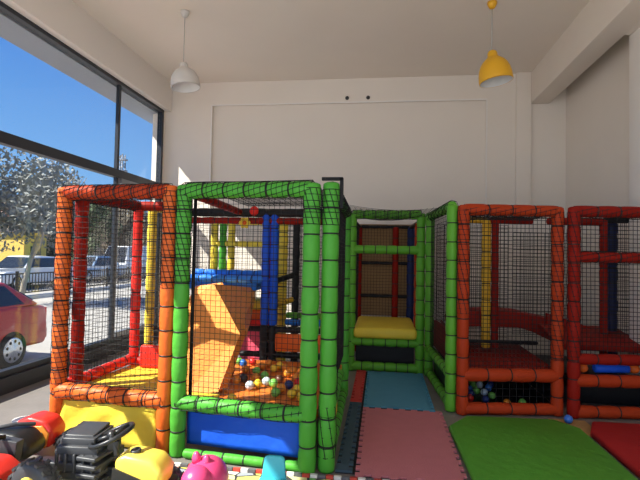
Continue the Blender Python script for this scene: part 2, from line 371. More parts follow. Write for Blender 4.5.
# --- 2. green ball pit frame
Cp, D, E_, BR, BL = (-1.375, 3.13), (-0.455, 3.03), (-0.335, 3.075), (-0.36, 4.72), (-1.42, 4.72)
t = thing('ball_pit', (-0.9, 3.9, 0), 'green padded ball pit frame with blue front panel, in the centre', 'ball pit')
post(t, *Cp, 0, Z + 0.04, GREEN); post(t, *D, 0, Z + 0.04, GREEN, 0.057, label='left one of the two front right posts'); post(t, *E_, 0, Z + 0.05, GREEN, 0.057, label='right one of the two front right posts'); post(t, *BR, 0, Z, GREEN)
bar(t, P(Cp, Z), P(D, Z), GREEN); bar(t, P(E_, Z), P(BR, Z), GREEN); bar(t, P(Cp, Z), (-1.47, 4.72, Z), RED, 0.035)
bar(t, P(Cp, 0.365), P(D, 0.365), GREEN); bar(t, (Cp[0] + .06, 3.10, 0.034), P(D, 0.034), GREEN, 0.032); bar(t, P(E_, 0.05), P(BR, 0.05), GREEN, 0.045); bar(t, P(E_, 0.38), (-.35, 4.1, 0.38), GREEN, 0.045)
b = MB(); wavy_panel(b, (Cp[0] + 0.05, 3.185, 0), (D[0] - 0.05, 3.09, 0), 0.07, 0.365, 0.004); b.build('front_panel', BLUE, t)
b = MB(); wavy_panel(b, (E_[0] - 0.02, 3.12, 0), (BR[0], 4.0, 0), 0.08, 0.36, 0.004); o = b.build('side_panel', OCHRE, t)
b = MB(); b.prism([(Cp[0], 3.215, 0.26), (D[0] + .02, 3.12, 0.26), (-0.37, 4.7, 0.26), (-1.45, 4.7, 0.26)], (0, 0, 0.06)); b.build('pit_floor', vinyl('pit_orange', (0.72, 0.20, 0.035)), t)
net(t, P(Cp, 0.41), (D[0] - Cp[0], D[1] - Cp[1], 0), (0, 0, Z - 0.43), 0.037, .0016); net(t, P(E_, 0.42), (BR[0] - E_[0], BR[1] - E_[1], 0), (0, 0, Z - 0.44), 0.037)
net(t, (E_[0] + .03, E_[1] + 0.03, 0.42), (0.02, 0.12, 0), (0, 0, Z - 0.40), 0.022, 0.0022)
net(t, P(Cp, Z + .06), (D[0] - Cp[0], D[1] - Cp[1], 0), (0, 1.58, 0), 0.06)
wrap(t, P(Cp, Z), P(D, Z)); wrap(t, P(Cp, 1.2), P(Cp, Z)); wrap(t, P(D, 1.6), P(D, Z), .061); wrap(t, P(E_, 1.6), P(E_, Z), .061); wrap(t, P(E_, Z), P(BR, Z)); wrap(t, P(Cp, .365), P(D, .365), .057, 0.05, 6)
wrap(t, P(E_, 0.1), P(E_, 0.42), .061, 0.06, 6)
b = MB(); b.box((-0.268, 3.08, Z - 0.02), (0.022, 0.03, 0.20)); b.box((-0.33, 3.08, Z + 0.075), (0.14, 0.03, 0.02)); b.build('corner_bracket', NET, t)
b = MB(); b.tube([(-1.33, 3.22, 0.33), (-1.33, 3.22, Z)], 0.013, 8); b.build('inner_pole', BLACKV, t)

# --- 3. rear frame behind the ball pit with the raised deck
t = thing('soft_play_unit', (-1.35, 5.5, 0), 'tall play frame with yellow and blue posts and raised deck, behind the ball pit', 'play structure')
YB2 = 6.25
for x, y, m, r in ((-2.27, 4.42, YELLOW, .045), (-2.29, YB2, YELLOW, .05), (-2.17, YB2, GREEN, .05), (-2.05, YB2, YELLOW, .05), (-1.20, 4.80, BLUE, .042), (-1.11, 4.80, BLUE, .042), (-1.22, 5.75, YELLOW, .06), (-1.36, 5.8, RED, .05), (-1.07, 5.85, BLACKV, .045), (-0.55, 6.2, BLACKV, .045)):
    post(t, x, y, 0 if m is not BLUE else 0.66, Z, m, r)
for x in (-1.20, -1.11): post(t, x, 4.80, 0, 0.66, BLACKV, .045)
bar(t, (-2.27, 4.80, Z), (-0.42, 4.80, Z), BLACKV, .045); bar(t, (-2.2, 4.80, Z - .085), (-0.42, 4.80, Z - .085), RED, .035)
bar(t, (-1.45, 4.80, 0.62), (-0.42, 4.80, 0.62), BLACKV, .03); bar(t, (-1.45, 4.80, 0.36), (-0.42, 4.80, 0.36), BLACKV, .03)
bar(t, (-2.27, 4.45, Z), (-1.90, 4.45, Z), YELLOW, .04); bar(t, (-2.29, YB2, Z), (-1.36, YB2, Z), YELLOW, .04); bar(t, (-2.29, YB2, 1.53), (-1.36, YB2, 1.53), YELLOW, .04)
bar(t, (-2.2, 4.80, 1.13), (-1.2, 4.80, 1.13), SKYB, .04); bar(t, (-2.2, 5.3, 1.17), (-1.3, 5.3, 1.17), SKYB, .04); bar(t, (-1.07, 5.85, 1.15), (-1.4, 5.2, 1.02), BLACKV, .035); bar(t, (-1.07, 5.7, 0.85), (-1.4, 5.3, 0.75), OCHRE, .035)  # black diagonal bar: a beam's shade is put into its colour
bar(t, (-1.05, 5.2, 0.72), (-0.5, 5.2, 0.72), LIME, .035); bar(t, (-1.05, 5.15, 0.65), (-0.5, 5.15, 0.65), SKYB, .035)
b = MB(); b.box((-1.78, 5.3, 1.05), (0.95, 0.9, 0.08)); b.build('deck', SKYB, t, bevel=0.01)
b = MB(); b.box((-0.82, 4.80, 0.49), (0.52, 0.05, 0.18)); b.build('kick_panel', ORANGE, t, bevel=0.01)
net(t, (-2.29, YB2, 0.4), (1.75, 0, 0), (0, 0, Z - .4), 0.05, .0018); net(t, (-2.27, 4.45, 0.4), (-0.02, 1.8, 0), (0, 0, Z - .4), 0.055); net(t, (-1.07, 4.82, 0.66), (0.66, 0, 0), (0, 0, 1.05), 0.06); net(t, (-1.05, 5.9, 0.3), (0.6, 0.1, 0), (0, 0, 1.5), 0.04, .002)
t2 = thing('foam_steps', (-1.35, 5.15, 0), 'stack of pink, red, orange and yellow foam steps behind the ball pit', 'steps')
for i, (m, z0, z1, y0) in enumerate(((PINK, 0.0, 0.58, 4.88), (SCARLET, 0.58, 0.68, 4.98), (ORANGE, 0.68, 0.78, 5.05), (YELLOW, 0.78, 0.88, 5.1))):
    b = MB(); b.box((-1.4, (y0 + 5.5) / 2, (z0 + z1) / 2), (0.30, 5.5 - y0, z1 - z0)); b.build('step', m, t2, bevel=0.015)

# slide
b = MB()
P1, P2, P3, P4, P5, P6, P7 = [Vector(p) for p in ((-1.647, 4.05, 1.1), (-1.462, 4.0, 1.126), (-1.168, 3.85, 0.724), (-1.351, 5.0, 1.027), (-1.199, 3.43, 0.359), (-1.45, 3.43, 0.33), (-1.685, 3.95, 0.965))]
P0 = Vector((-1.90, 4.95, 1.04))
th = Vector((0.0, 0.05, -0.08))
mid = P6.lerp(P7, 0.5)
up = [P6, P5, P3, P2, P1, P7]; lo = [p + Vector((0, 0.22, -0.0)) for p in up]
lo[0].z = lo[1].z = 0.335
b.add(up + lo, [(0, 1, 2, 5), (5, 2, 3), (5, 3, 4), (0, 6, 7, 1), (1, 7, 8, 2), (0, 5, 11, 6), (5, 4, 10, 11), (6, 11, 8, 7), (11, 10, 9), (11, 9, 8)])
b.add([P2, P3, P4, P1, P0, P3 + Vector((0, .2, -.06)), P4 + Vector((0, 0.0, -.1)), P0 + Vector((0, 0, -.1))], [(0, 1, 2), (3, 0, 2, 4), (1, 5, 6, 2), (4, 2, 6, 7), (5, 7, 6)])
o = b.build('slide', SLIDEO); tag(o, 'large orange padded slide ramp folding down from the blue deck into the ball pit', 'slide')
b = MB(); b.prism([(-1.40, 3.22, 0.322), (-1.14, 3.20, 0.322), (-1.18, 3.42, 0.322), (-1.42, 3.42, 0.322)], (0, 0, 0.03)); tag(b.build('foam_pad', YELLOW, bevel=0.01), 'yellow foam pad at the foot of the orange slide', 'foam pad')
# hanging ornaments on the rear bar
b = MB(); b.ball((-1.32, 4.74, 1.845), 0.05, 12, 0, (1, 0.5, 1)); b.tube([(-1.32, 4.745, 1.89), (-1.32, 4.76, 1.90)], 0.004, 6); tag(b.build('ornament', SCARLET), 'round red ornament on the black bar above the ball pit', 'ornament')
b = MB()
for i in range(6): b.ball((-1.42 + 0.04 * math.cos(i * 1.047), 4.745, 1.72 + 0.04 * math.sin(i * 1.047)), 0.024, 8, 0, (1, .5, 1))
b.ball((-1.42, 4.735, 1.72), 0.024, 8, 1, (1, .6, 1)); tag(b.build('ornament', [YELLOW, ORANGE]), 'small yellow flower ornament hanging below the red one', 'ornament')

# --- 4. green frame with the yellow step
S0, S1 = (-0.36, 5.80), (0.47, 5.80)
t = thing('soft_play_unit', (0.05, 6.4, 0), 'green padded frame with a yellow step, at the back behind the blue mat', 'play structure')
post(t, *S0, 0, Z + .1, LIME); post(t, *S1, 0, Z + .1, LIME)
for z in (Z + .08, 1.48, 0.36, 0.06): bar(t, P(S0, z), P(S1, z), LIME, PR)
post(t, .20, 6.95, 0, Z, RED, .045); post(t, .42, 6.95, 0, Z, NAVY, .055); post(t, -0.33, 6.95, 0, Z, RED, .045); post(t, .46, 6.05, .5, Z, ORED, .05)
for z in (Z, 1.30, 0.82): bar(t, (-0.33, 6.95, z), (.42, 6.95, z), BLACKV, .025)
bar(t, (S0[0], 5.8, Z), (-.33, 6.95, Z), BLACKV, .03); bar(t, (S1[0], 5.8, Z), (.42, 6.95, Z), BLACKV, .03)
b = MB(); b.box((0.055, 6.3, 0.47), (0.76, 1.15, 0.13)); b.build('step_platform', YELLOW, t, bevel=0.045)
b = MB(); b.box((0.055, 5.98, 0.2), (0.72, 0.03, 0.36)); b.build('shade_back_board', BLACKV, t)  # added black sheet: shade under the step put in as colour
b = MB(); b.box((0.055, 7.06, 1.2), (0.95, 0.03, 1.35)); o = b.build('shaded_wall_panel', mat('shaded_wall_brown', (0.34, 0.20, 0.09), 0.9, noise=.15), t)  # brown sheet: tone of the shaded wall behind the net, painted in
net(t, (-0.33, 6.93, 0.5), (.75, 0, 0), (0, 0, Z - .5), 0.045, .0018); net(t, (-.33, 5.82, .5), (0, 1.1, 0), (0, 0, 1.3), .06); net(t, (.48, 5.82, .5), (0, 1.1, 0), (0, 0, 1.3), .06)
net(t, (-0.36, 5.82, Z + .14), (.83, 0, 0), (0, 1.1, 0), .05, .002, sag=.05)
b = MB()
for i in range(9): strand(b, (-0.36 + .02, 4.72 + i * .12, Z + .08), (0.58, 4.72 + i * .12, Z + .06), .002, .04, 8)
for i in range(16): strand(b, (-0.34 + i * .06, 4.72, Z + .07 - .16 * (i / 15) * (1 - i / 15)), (-0.34 + i * .06, 5.78, Z + .07 - .16 * (i / 15) * (1 - i / 15)), .002, .0, 2)
b.build('roof_netting', NET, t)
wrap(t, P(S0, Z + .08), P(S1, Z + .08), .057, .05, 7)
# --- 5. green side panel frame
G0, G1 = (0.57, 5.72), (0.645, 4.46)
t = thing('soft_play_unit', (0.6, 5.1, 0), 'narrow green side frame running from the yellow step to the red frame', 'play structure')
post(t, *G0, 0, Z + .1, LIME); post(t, *G1, 0, Z + .06, LIME, .052)
for z in (Z + .05, 0.33, 0.055): bar(t, P(G0, z), P(G1, z), LIME, .048)
b = MB(); b.box((0.665, 5.08, 0.19), (0.02, 1.1, 0.26), rz=0.06); b.build('shade_lower_board', BLACKV, t)  # black sheet added for the shade low inside the side frame
b = MB(); b.box((0.665, 5.08, 0.52), (0.04, 1.1, 0.30), rz=0.06); b.build('side_pad', RED, t, bevel=.01)
net(t, P(G0, .38), (G1[0] - G0[0], G1[1] - G0[1], 0), (0, 0, Z - .36), .045); wrap(t, P(G0, Z + .05), P(G1, Z + .05), .052, .05, 7)

# --- 6. red frame in the middle right
R1, R2 = (0.735, 4.39), (1.585, 4.52)
t = thing('soft_play_unit', (1.16, 5.4, 0), 'orange red padded frame with red deck behind the green crash mat', 'play structure')
post(t, *R1, 0, Z + .05, ORED); post(t, *R2, 0, Z + .05, ORED)
for z, r in ((Z + .01, PR), (0.355, .058), (0.055, PR)): bar(t, P(R1, z), P(R2, z), ORED, r, .2)
post(t, 1.17, 5.5, .4, Z, OCHRE, .05); post(t, 1.265, 5.5, .4, Z, RED, .04); bar(t, (.85, 5.5, Z), (1.17, 5.5, Z), OCHRE, .035); bar(t, (1.2, 5.5, Z), (1.68, 5.55, Z), RED, .04)
bar(t, (.8, 5.3, .50), (1.68, 5.35, .50), BLACKV, .018)
b = MB(); pts = [(0.80, .70), (0.95, .78), (1.3, .80), (1.6, .79), (1.70, .72+.05), (1.70, .58), (1.6, .61), (1.55, .62), (1.2, .62), (0.80, .60)]
b.prism([(x, 5.6, z) for x, z in pts], (0, .5, 0)); b.build('deck', RED, t, bevel=.02)
b = MB(); b.prism([(.75, 4.6, .30), (1.66, 4.70, .30), (1.68, 6.2, .30), (.75, 6.2, .30)], (0, 0, .06)); b.build('floor_pad', RED, t, bevel=.01)
b = MB(); b.prism([(.76, 4.62, .004), (1.64, 4.72, .004), (1.66, 6.2, .004), (.76, 6.2, .004)], (0, 0, .006)); b.build('shade_base_mat', BLACKV, t)  # added black sheet, darkens the cavity floor in place of shade
b = MB(); b.box((1.655, 5.4, .16), (.02, 1.4, .28)); b.build('shade_side_board', BLACKV, t)  # added black sheet standing in for shade at the cavity's side
b = MB(); b.prism([(.75, 5.6, .36), (1.05, 5.6, .36), (.75, 5.6, .62)], (0, .5, 0)); b.build('wedge', RED, t, bevel=.01)
b = MB(); b.box((1.2, 6.3, 0.15), (.9, 0.04, 0.3)); b.build('shade_back_board', BLACKV, t)  # black sheet in place of the deep shade at the cavity's rear
net(t, P(R1, .40), (R2[0] - R1[0], R2[1] - R1[1], 0), (0, 0, Z - .4), .038, .0026); net(t, (.75, 6.6, .3), (.93, 0, 0), (0, 0, 1.55), .05, .003); net(t, P(R1, Z), (0.05, 1.1, 0), (R2[0] - R1[0], R2[1] - R1[1], 0), .06); net(t, P(R1, .1), (R2[0] - R1[0], R2[1] - R1[1], 0), (0, 0, .2), .06)
wrap(t, P(R1, Z), P(R2, Z), .057, .045, 8); wrap(t, P(R1, .9), P(R1, Z), .057, .045, 7); wrap(t, P(R2, .5), P(R2, Z), .057, .045, 7)

# --- 7. red frame at the right edge
T1, T2 = (1.715, 4.49), (2.50, 4.58)
t = thing('soft_play_unit', (2.1, 5.3, 0), 'dark red padded frame with blue roller at the right edge', 'play structure')
post(t, *T1, 0, Z + .05, RED); post(t, *T2, 0, Z + .05, RED)
for z, r in ((Z + .01, PR), (1.43, .048), (0.52, .048), (0.33, .055), (0.055, PR)): bar(t, P(T1, z), P(T2, z), RED if z > .4 else ORED, r, .2)
post(t, 2.32, 5.3, .3, Z, RED, .04); post(t, 2.46, 5.45, 0, Z, NAVY, .06); bar(t, (1.75, 5.3, Z - .02), (2.32, 5.3, Z - .02), RED, .04); bar(t, (2.32, 5.3, Z), (2.56, 5.3, Z), BLACKV, .035)
b = MB(); b.prism([(1.76, 4.9, .52), (2.56, 4.9, .52), (2.56, 5.6, .62), (1.76, 5.6, .62)], (0, 0, .06)); b.build('deck', RED, t, bevel=.01)
b = MB(); b.prism([(1.85, 5.6, .80), (2.30, 5.45, .66), (2.30, 5.45, .55), (1.85, 5.6, .60)], (0, .05, 0)); b.build('ramp', RED, t, bevel=.01)
b = MB(); b.prism([(1.72, 5.65, .76), (1.98, 5.65, .71), (1.98, 5.65, .45), (1.72, 5.65, .57)], (0, .45, 0)); b.build('rear_deck', RED, t, bevel=.015)
b = MB(); b.prism([(1.76, 4.75, .20), (2.5, 4.75, .20), (2.5, 6.0, .20), (1.76, 6.0, .20)], (0, 0, .05)); b.build('floor_pad', BLACKV, t)
b = MB(); b.box((2.15, 4.95, 0.15), (0.8, 0.03, 0.28)); b.build('shade_back_board', BLACKV, t)  # added black sheet, the cavity's shade put into its colour
net(t, P(T1, .56), (T2[0] - T1[0], T2[1] - T1[1], 0), (0, 0, Z - .56), .038, .0026); net(t, (1.75, 6.6, .4), (.85, 0, 0), (0, 0, 1.35), .045, .003); net(t, (2.30, 5.3, .6), (.28, 0, 0), (0, 0, 1.2), .04, .0025)
wrap(t, P(T1, Z), P(T2, Z), .057, .045, 8); wrap(t, P(T1, .5), P(T1, Z), .057, .045, 7); wrap(t, P(T1, 1.43), P(T2, 1.43), .052, .05, 7)
ro = MB(); ro.lathe((1.93, 4.60, .425), (1, .115, 0), [(0, .03), (.01, .042), (.30, .042), (.31, .03)], 14); o = ro.build('roller', BLUE, t); o['label'] = 'blue padded roller'
for q in (1.83, 2.29): 
    b = MB(); b.ball((q, 4.60 + (q - 1.93) * .115, .425), .045, 12); b.build('roller_end', ORANGE, t)

# ------------------------------------------------------------------ balls
BC = {'red': (0.70, .03, .025), 'green': (.20, .55, .10), 'white': (.62, .72, .80), 'brown': (.16, .06, .03), 'black': (.03, .03, .035), 'orange': (.75, .27, .03), 'yellow': (.88, .60, .04), 'navy': (.02, .04, .18), 'blue': (.04, .18, .62)}
bm_ = {}
for k, c in BC.items():
    b = MB(); b.ball((0, 0, 0), 0.036, 16); b.lathe((0, 0, -.0015), (0, 0, 1), [(0, .0358), (.0005, .0366), (.0025, .0366), (.003, .0358)], 20, cap=False)
    o = b.build('tmp_ball', mat('ball_' + k, c, .32, spec=.5)); bm_[k] = o.data; bpy.data.objects.remove(o)
pit = [((-1.38, 4.29), 'red'), ((-1.35, 4.45), 'green'), ((-1.4, 4.55), 'white'), ((-1.3, 4.01), 'brown'), ((-1.13, 3.86), 'black'), ((-1.17, 3.79), 'orange'), ((-1.02, 3.66), 'white'), ((-0.97, 3.72), 'yellow'), ((-0.92, 3.80), 'white'), ((-0.85, 3.76), 'green'), ((-0.78, 3.52), 'green'), ((-0.76, 3.63), 'orange'), ((-0.72, 3.74), 'navy'), ((-0.63, 3.63), 'yellow'), ((-0.65, 3.50), 'yellow'), ((-0.57, 3.45), 'yellow'), ((-0.66, 3.83), 'red'), ((-0.70, 4.30), 'yellow'), ((-0.77, 4.19), 'orange'), ((-0.8, 4.09), 'orange'), ((-0.93, 4.36), 'yellow'), ((-0.96, 4.24), 'yellow'), ((-1.05, 4.43), 'orange'), ((-1.09, 4.31), 'orange'), ((-1.09, 4.12), 'green'), ((-0.98, 3.98), 'green'), ((-1.04, 3.9), 'orange'), ((-1.05, 3.30), 'yellow'), ((-1.22, 4.46), 'red'), ((-1.29, 4.38), 'blue'), ((-1.46, 4.45), 'blue'), ((-0.60, 4.22), 'orange'), ((-0.56, 4.05), 'yellow'), ((-0.52, 3.72), 'orange'), ((-0.52, 3.56), 'yellow'), ((-0.86, 4.28), 'orange'), ((-0.62, 4.42), 'brown'), ((-0.50, 4.35), 'orange'), ((-1.2, 4.15), 'orange'), ((-0.83, 3.88), 'brown'), ((-0.70, 3.96), 'orange')]
red = [((0.98, 5.16), 'green'), ((1.06, 5.25), 'white'), ((0.98, 5.02), 'green'), ((1.18, 5.3), 'navy'), ((1.09, 5.40), 'green'), ((0.91, 4.92), 'navy'), ((1.01, 4.73), 'navy'), ((1.1, 4.87), 'green'), ((1.13, 5.16), 'blue'), ((1.19, 4.66), 'orange'), ((1.34, 4.70), 'green'), ((0.90, 5.23), 'blue'), ((0.87, 4.75), 'red'), ((1.0, 5.32), 'green'), ((1.05, 4.98), 'white'), ((0.92, 5.07), 'blue')]
ORD = ['', 'second ', 'third ', 'fourth ', 'fifth ', 'sixth ', 'seventh ', 'eighth ', 'ninth ', 'tenth ', 'eleventh ', 'twelfth ']
def balls(lst, z, place, group):
    q = [[Vector(p), c] for p, c in lst]
    for it in range(60):
        for i in range(len(q)):
            for j in range(i):
                dv = q[i][0] - q[j][0]; L = dv.length
                if L < .076: dv = dv.normalized() * (.077 - L) / 2; q[i][0] += dv; q[j][0] -= dv
    n = {}
    for p, c in sorted(q, key=lambda k: k[0].x / k[0].y): n.setdefault(c, []).append(p)
    for c, ps in n.items():
        for i, p in enumerate(ps):
            o = bpy.data.objects.new('plastic_ball', bm_[c]); C.objects.link(o); o.location = (p.x, p.y, z); o.rotation_euler = (random.random() * 3, random.random() * 3, 0)
            if len(ps) == 1: l = 'only %s plastic ball %s' % (c, place)
            elif i == 0: l = 'leftmost %s plastic ball %s' % (c, place)
            elif i == len(ps) - 1: l = 'rightmost %s plastic ball %s' % (c, place)
            else: l = '%s plastic ball %s, %sof its colour from the left' % (c, place, ORD[i])
            tag(o, l, 'ball', group)
balls(pit, .357, 'in the green ball pit', 'balls in the green ball pit')
balls(red, .047, 'under the red deck frame', 'balls under the red frame')
o = bpy.data.objects.new('plastic_ball', bm_['blue']); C.objects.link(o); o.location = (1.60, 4.13 + .17, .044); tag(o, 'lone blue plastic ball on the floor between the green and red crash mats', 'ball')

# ------------------------------------------------------------------ pendant lamps
def pendant(loc, zt, r, h, m, label, tilt):
    x, y = loc; t = thing('pendant_lamp', (x, y, H), label, 'lamp', None)
    b = MB(); b.lathe((x, y, H - .075), (0, 0, 1), [(0, .012), (.01, .03), (.05, .05), (.075, .052)], 20); b.build('ceiling_rose', m, t)
    b = MB(); b.tube([(x, y, zt - .01), (x, y, H - .07)], .005, 8); b.build('cord', mat('cord_grey', (.45, .43, .40), .6), t)
    prof = [(0, r), (.02, r * 1.01), (h * .22, r * .99), (h * .38, r * .93), (h * .52, r * .82), (h * .63, r * .66), (h * .71, r * .48), (h * .76, r * .36), (h * .80, r * .31), (h * .90, r * .29), (h * .96, r * .22), (h, .01)]
    rot = Matrix.Rotation(tilt, 3, 'Y'); ax = rot @ Vector((0, 0, 1)); base = Vector((x, y, zt)) - ax * h
    inner = [(a, max(.005, q - .006)) for a, q in prof[:7]][::-1] + [(0, r - .006)]
    b = MB(); b.lathe(base, ax, [(0, r - .006)] + prof, 32, 0, cap=False); b.lathe(base, ax, [(a + .001, max(.004, q - .006)) for a, q in prof[:7]], 32, 1, cap=False)
    b.build('lamp_shade', [m, mat('shade_white_inside', (.85, .83, .80), .5)], t)
    b = MB(); b.ball(base + ax * (h * .35), .035, 14); b.lathe(base + ax * (h * .42), ax, [(0, .018), (.08, .018)], 12); b.build('bulb', mat('bulb_white', (.85, .85, .83), .3), t)
pendant((-2.31, 5.12), 3.60, .165, .30, mat('lamp_white', (.62, .58, .54), .5), 'white bell shaped pendant lamp hanging near the window', R(-7))
pendant((1.155, 5.25), 3.67, .175, .355, mat('lamp_yellow', (.80, .42, .02), .45), 'yellow bell shaped pendant lamp hanging at upper right', R(-8))
for x, l in ((-.58, 'left'), (-.25, 'right')):
    b = MB(); b.lathe((x, YB + .01, 3.89), (0, -1, 0), [(0, .03), (.02, .03), (.028, .02), (.03, .008)], 16); tag(b.build('cable_outlet', BLACKP), l + ' one of two small black cable outlets high on the back wall', 'cable outlet', None)

# ------------------------------------------------------------------ toys in the foreground
def wheel(parent, c, r, wd, axis=(0, 1, 0), hub=YPLAST, lugs=14):
    ax = Vector(axis).normalized(); c = Vector(c); b = MB()
    b.lathe(c - ax * wd / 2, ax, [(0, r * .55), (0, r * .86), (wd * .15, r * .95), (wd * .5, r * .97), (wd * .85, r * .95), (wd, r * .86), (wd, r * .55)], 28, cap=True)
    u = Vector((0, 0, 1)); a = ax.cross(u).normalized()
    for i in range(lugs):
        th = 2 * math.pi * i / lugs; d = a * math.cos(th) + u * math.sin(th)
        for s_ in (-1, 1):
            q = c + d * r * .97 + ax * s_ * wd * .26; tt = a * -math.sin(th) + u * math.cos(th)
            M = Matrix((ax, tt, d)).transposed(); vs = []
            for zz in (-1, 1):
                for x_, y_ in ((-1, -1), (1, -1), (1, 1), (-1, 1)): vs.append(q + M @ Vector((x_ * wd * .24, y_ * r * .07 + s_ * x_ * r * .06, zz * r * .05)))
            b.add(vs, [(0, 3, 2, 1), (4, 5, 6, 7), (0, 1, 5, 4), (1, 2, 6, 5), (2, 3, 7, 6), (3, 0, 4, 7)])
    o = b.build('wheel', GREYP, parent)
    for s_ in (-1, 1):
        h = MB(); h.lathe(c + ax * s_ * wd * .42, ax * s_, [(0, r * .55), (wd * .1, r * .5), (wd * .1, r * .28), (wd * .22, r * .22), (wd * .24, r * .05)], 20); h.build('hub', hub, o)
        for i in range(6):
            th = i * math.pi / 3; d = a * math.cos(th) + u * math.sin(th)
    return o
# pedal tractor: faces right (+X)
t = thing('toy_tractor', (-1.55, 2.5, 0), 'black ride-on toy tractor with yellow bonnet and lugged wheels, in the foreground', 'toy tractor')
b = MB(); b.prism([(-1.39, 2.36, .17), (-1.13, 2.36, .14), (-1.115, 2.36, .235), (-1.17, 2.36, .295), (-1.33, 2.36, .315), (-1.39, 2.36, .295)], (0, .17, 0)); b.build('bonnet', YPLAST, t, bevel=.03)
b = MB(); b.prism([(-1.395, 2.354, .16), (-1.18, 2.354, .135), (-1.22, 2.354, .195), (-1.39, 2.354, .25)], (0, .01, 0)); b.build('bonnet_grille', BLACKP, t)
b = MB(); b.lathe((-1.30, 2.43, .308), (-0.1, -.1, 1), [(0, .028), (.014, .028), (.018, .024), (.014, .016), (.010, .001)], 18); b.build('filler_cap', GREYP, t)
b = MB(); b.prism([(-1.95, 2.50, .08), (-1.10, 2.46, .08), (-1.10, 2.46, .15), (-1.48, 2.46, .20), (-1.95, 2.50, .18)], (0, .09, 0)); b.build('chassis', BLACKP, t, bevel=.012)
b = MB()
for k, (cx_, cz, wx, wy) in enumerate(((-1.625, .165, .22, .26), (-1.62, .215, .25, .28), (-1.63, .262, .21, .25), (-1.635, .302, .23, .27), (-1.645, .338, .19, .22))): b.box((cx_, 2.53, cz), (wx, wy, .046), rz=.08)
for i in range(4): b.box((-1.54, 2.46, .14 + i * .045), (.12, .20, .022), rz=-.1)
for i in range(5): b.box((-1.735 + i * .052, 2.388, .24), (.016, .02, .10), rz=.08)
b.build('engine_body', GREYP, t, bevel=.007)
b = MB(); b.box((-1.655, 2.54, .366), (.17, .19, .018), rz=.08, rx=.06); b.build('seat', GREYP, t, bevel=.008)
b = MB(); b.tube([(-1.42, 2.45, .27), (-1.455, 2.46, .365)], .016, 10); b.box((-1.45, 2.47, .325), (.06, .06, .05), rz=.3); b.build('steering_column', BLACKP, t, bevel=.006)
b = MB(); cst = Vector((-1.46, 2.46, .375)); ax = Vector((-.42, -.1, 1)).normalized(); u = ax.cross(Vector((0, 1, 0))).normalized(); v = ax.cross(u)
b.rings([[cst + (u * math.cos(th) + v * math.sin(th)) * (.115 + .013 * math.cos(ph)) + ax * .013 * math.sin(ph) for ph in [k * math.pi / 4 for k in range(8)]] for th in [k * math.pi / 14 for k in range(28)]], 0, True, False, True)
for th in (0, 2.1, 4.2): b.tube([cst, cst + (u * math.cos(th) + v * math.sin(th)) * .115], .013, 8)
b.ball(cst, .028, 10); b.build('steering_wheel', BLACKP, t)
wheel(t, (-1.77, 2.275, .148), .148, .08, (.2, 1, 0), lugs=16); wheel(t, (-1.84, 2.76, .148), .148, .08); wheel(t, (-1.16, 2.30, .075), .075, .06); wheel(t, (-1.185, 2.60, .085), .085, .06)
t.location.z = .007
# red ride-on car / quad
t = thing('ride_on_toy', (-2.3, 2.75, 0), 'red and black ride-on toy bike in the foreground beside the orange post', 'ride-on toy')
b = MB(); b.prism([(-2.44, 2.92, .06), (-2.19, 2.92, .06), (-2.165, 2.92, .17), (-2.22, 2.92, .245), (-2.34, 2.92, .265), (-2.45, 2.92, .22)], (0, .17, 0)); b.build('tail_fairing', RPLAST, t, bevel=.03)
b = MB(); b.prism([(-2.36, 2.906, .07), (-2.20, 2.906, .07), (-2.18, 2.906, .165), (-2.23, 2.906, .215), (-2.36, 2.906, .20)], (0, .014, 0)); b.build('side_panel', OPLAST, t, bevel=.004)
b = MB(); b.tube([(-2.35 + i * .018, 2.902, .155 + (.018 if i % 2 else -.014)) for i in range(9)], .0035, 6); b.build('decal', BLACKP, t)
b = MB(); b.prism([(-2.45, 2.66, .08), (-2.16, 2.66, .08), (-2.13, 2.66, .16), (-2.22, 2.66, .245), (-2.36, 2.66, .255), (-2.46, 2.66, .20)], (0, .20, 0)); b.build('seat', BLACKP, t, bevel=.04)
b = MB(); b.box((-2.28, 2.62, .19), (.26, .06, .12), ry=.1); b.tube([(-2.40, 2.70, .26), (-2.30, 2.76, .275), (-2.22, 2.84, .255)], .014, 8); b.build('seat_trim', GREYP, t, bevel=.012)
b = MB(); b.prism([(-2.50, 2.36, .06), (-2.06, 2.36, .06), (-2.05, 2.36, .13), (-2.14, 2.36, .19), (-2.50, 2.36, .20)], (0, .20, 0)); b.build('body', RPLAST, t, bevel=.03)
b = MB(); b.tube([(-2.30, 2.50, .18), (-2.30, 2.50, .26)], .018, 10); b.tube([(-2.36, 2.36, .26), (-2.29, 2.50, .275), (-2.23, 2.60, .26)], .014, 10); b.build('handlebar', BLACKP, t)
b = MB(); b.tube([(-2.0 + .09 * math.cos(a), 2.18, .10 + .105 * math.sin(a)) for a in [R(20 + 15 * k) for k in range(10)]], [.025] + [.04] * 8 + [.025], 10); b.build('fender', RPLAST, t)
b = MB(); b.prism([(-2.30, 2.21, .08), (-2.04, 2.21, .09), (-2.04, 2.21, .13), (-2.30, 2.21, .14)], (0, .17, 0)); b.build('axle_arm', BLACKP, t, bevel=.01)
for x, y in ((-2.0, 2.18), (-2.40, 2.28), (-2.12, 3.00), (-2.48, 2.98)): wheel(t, (x, y, .07), .07, .05, hub=GREYP, lugs=10)
t.location.z = .007
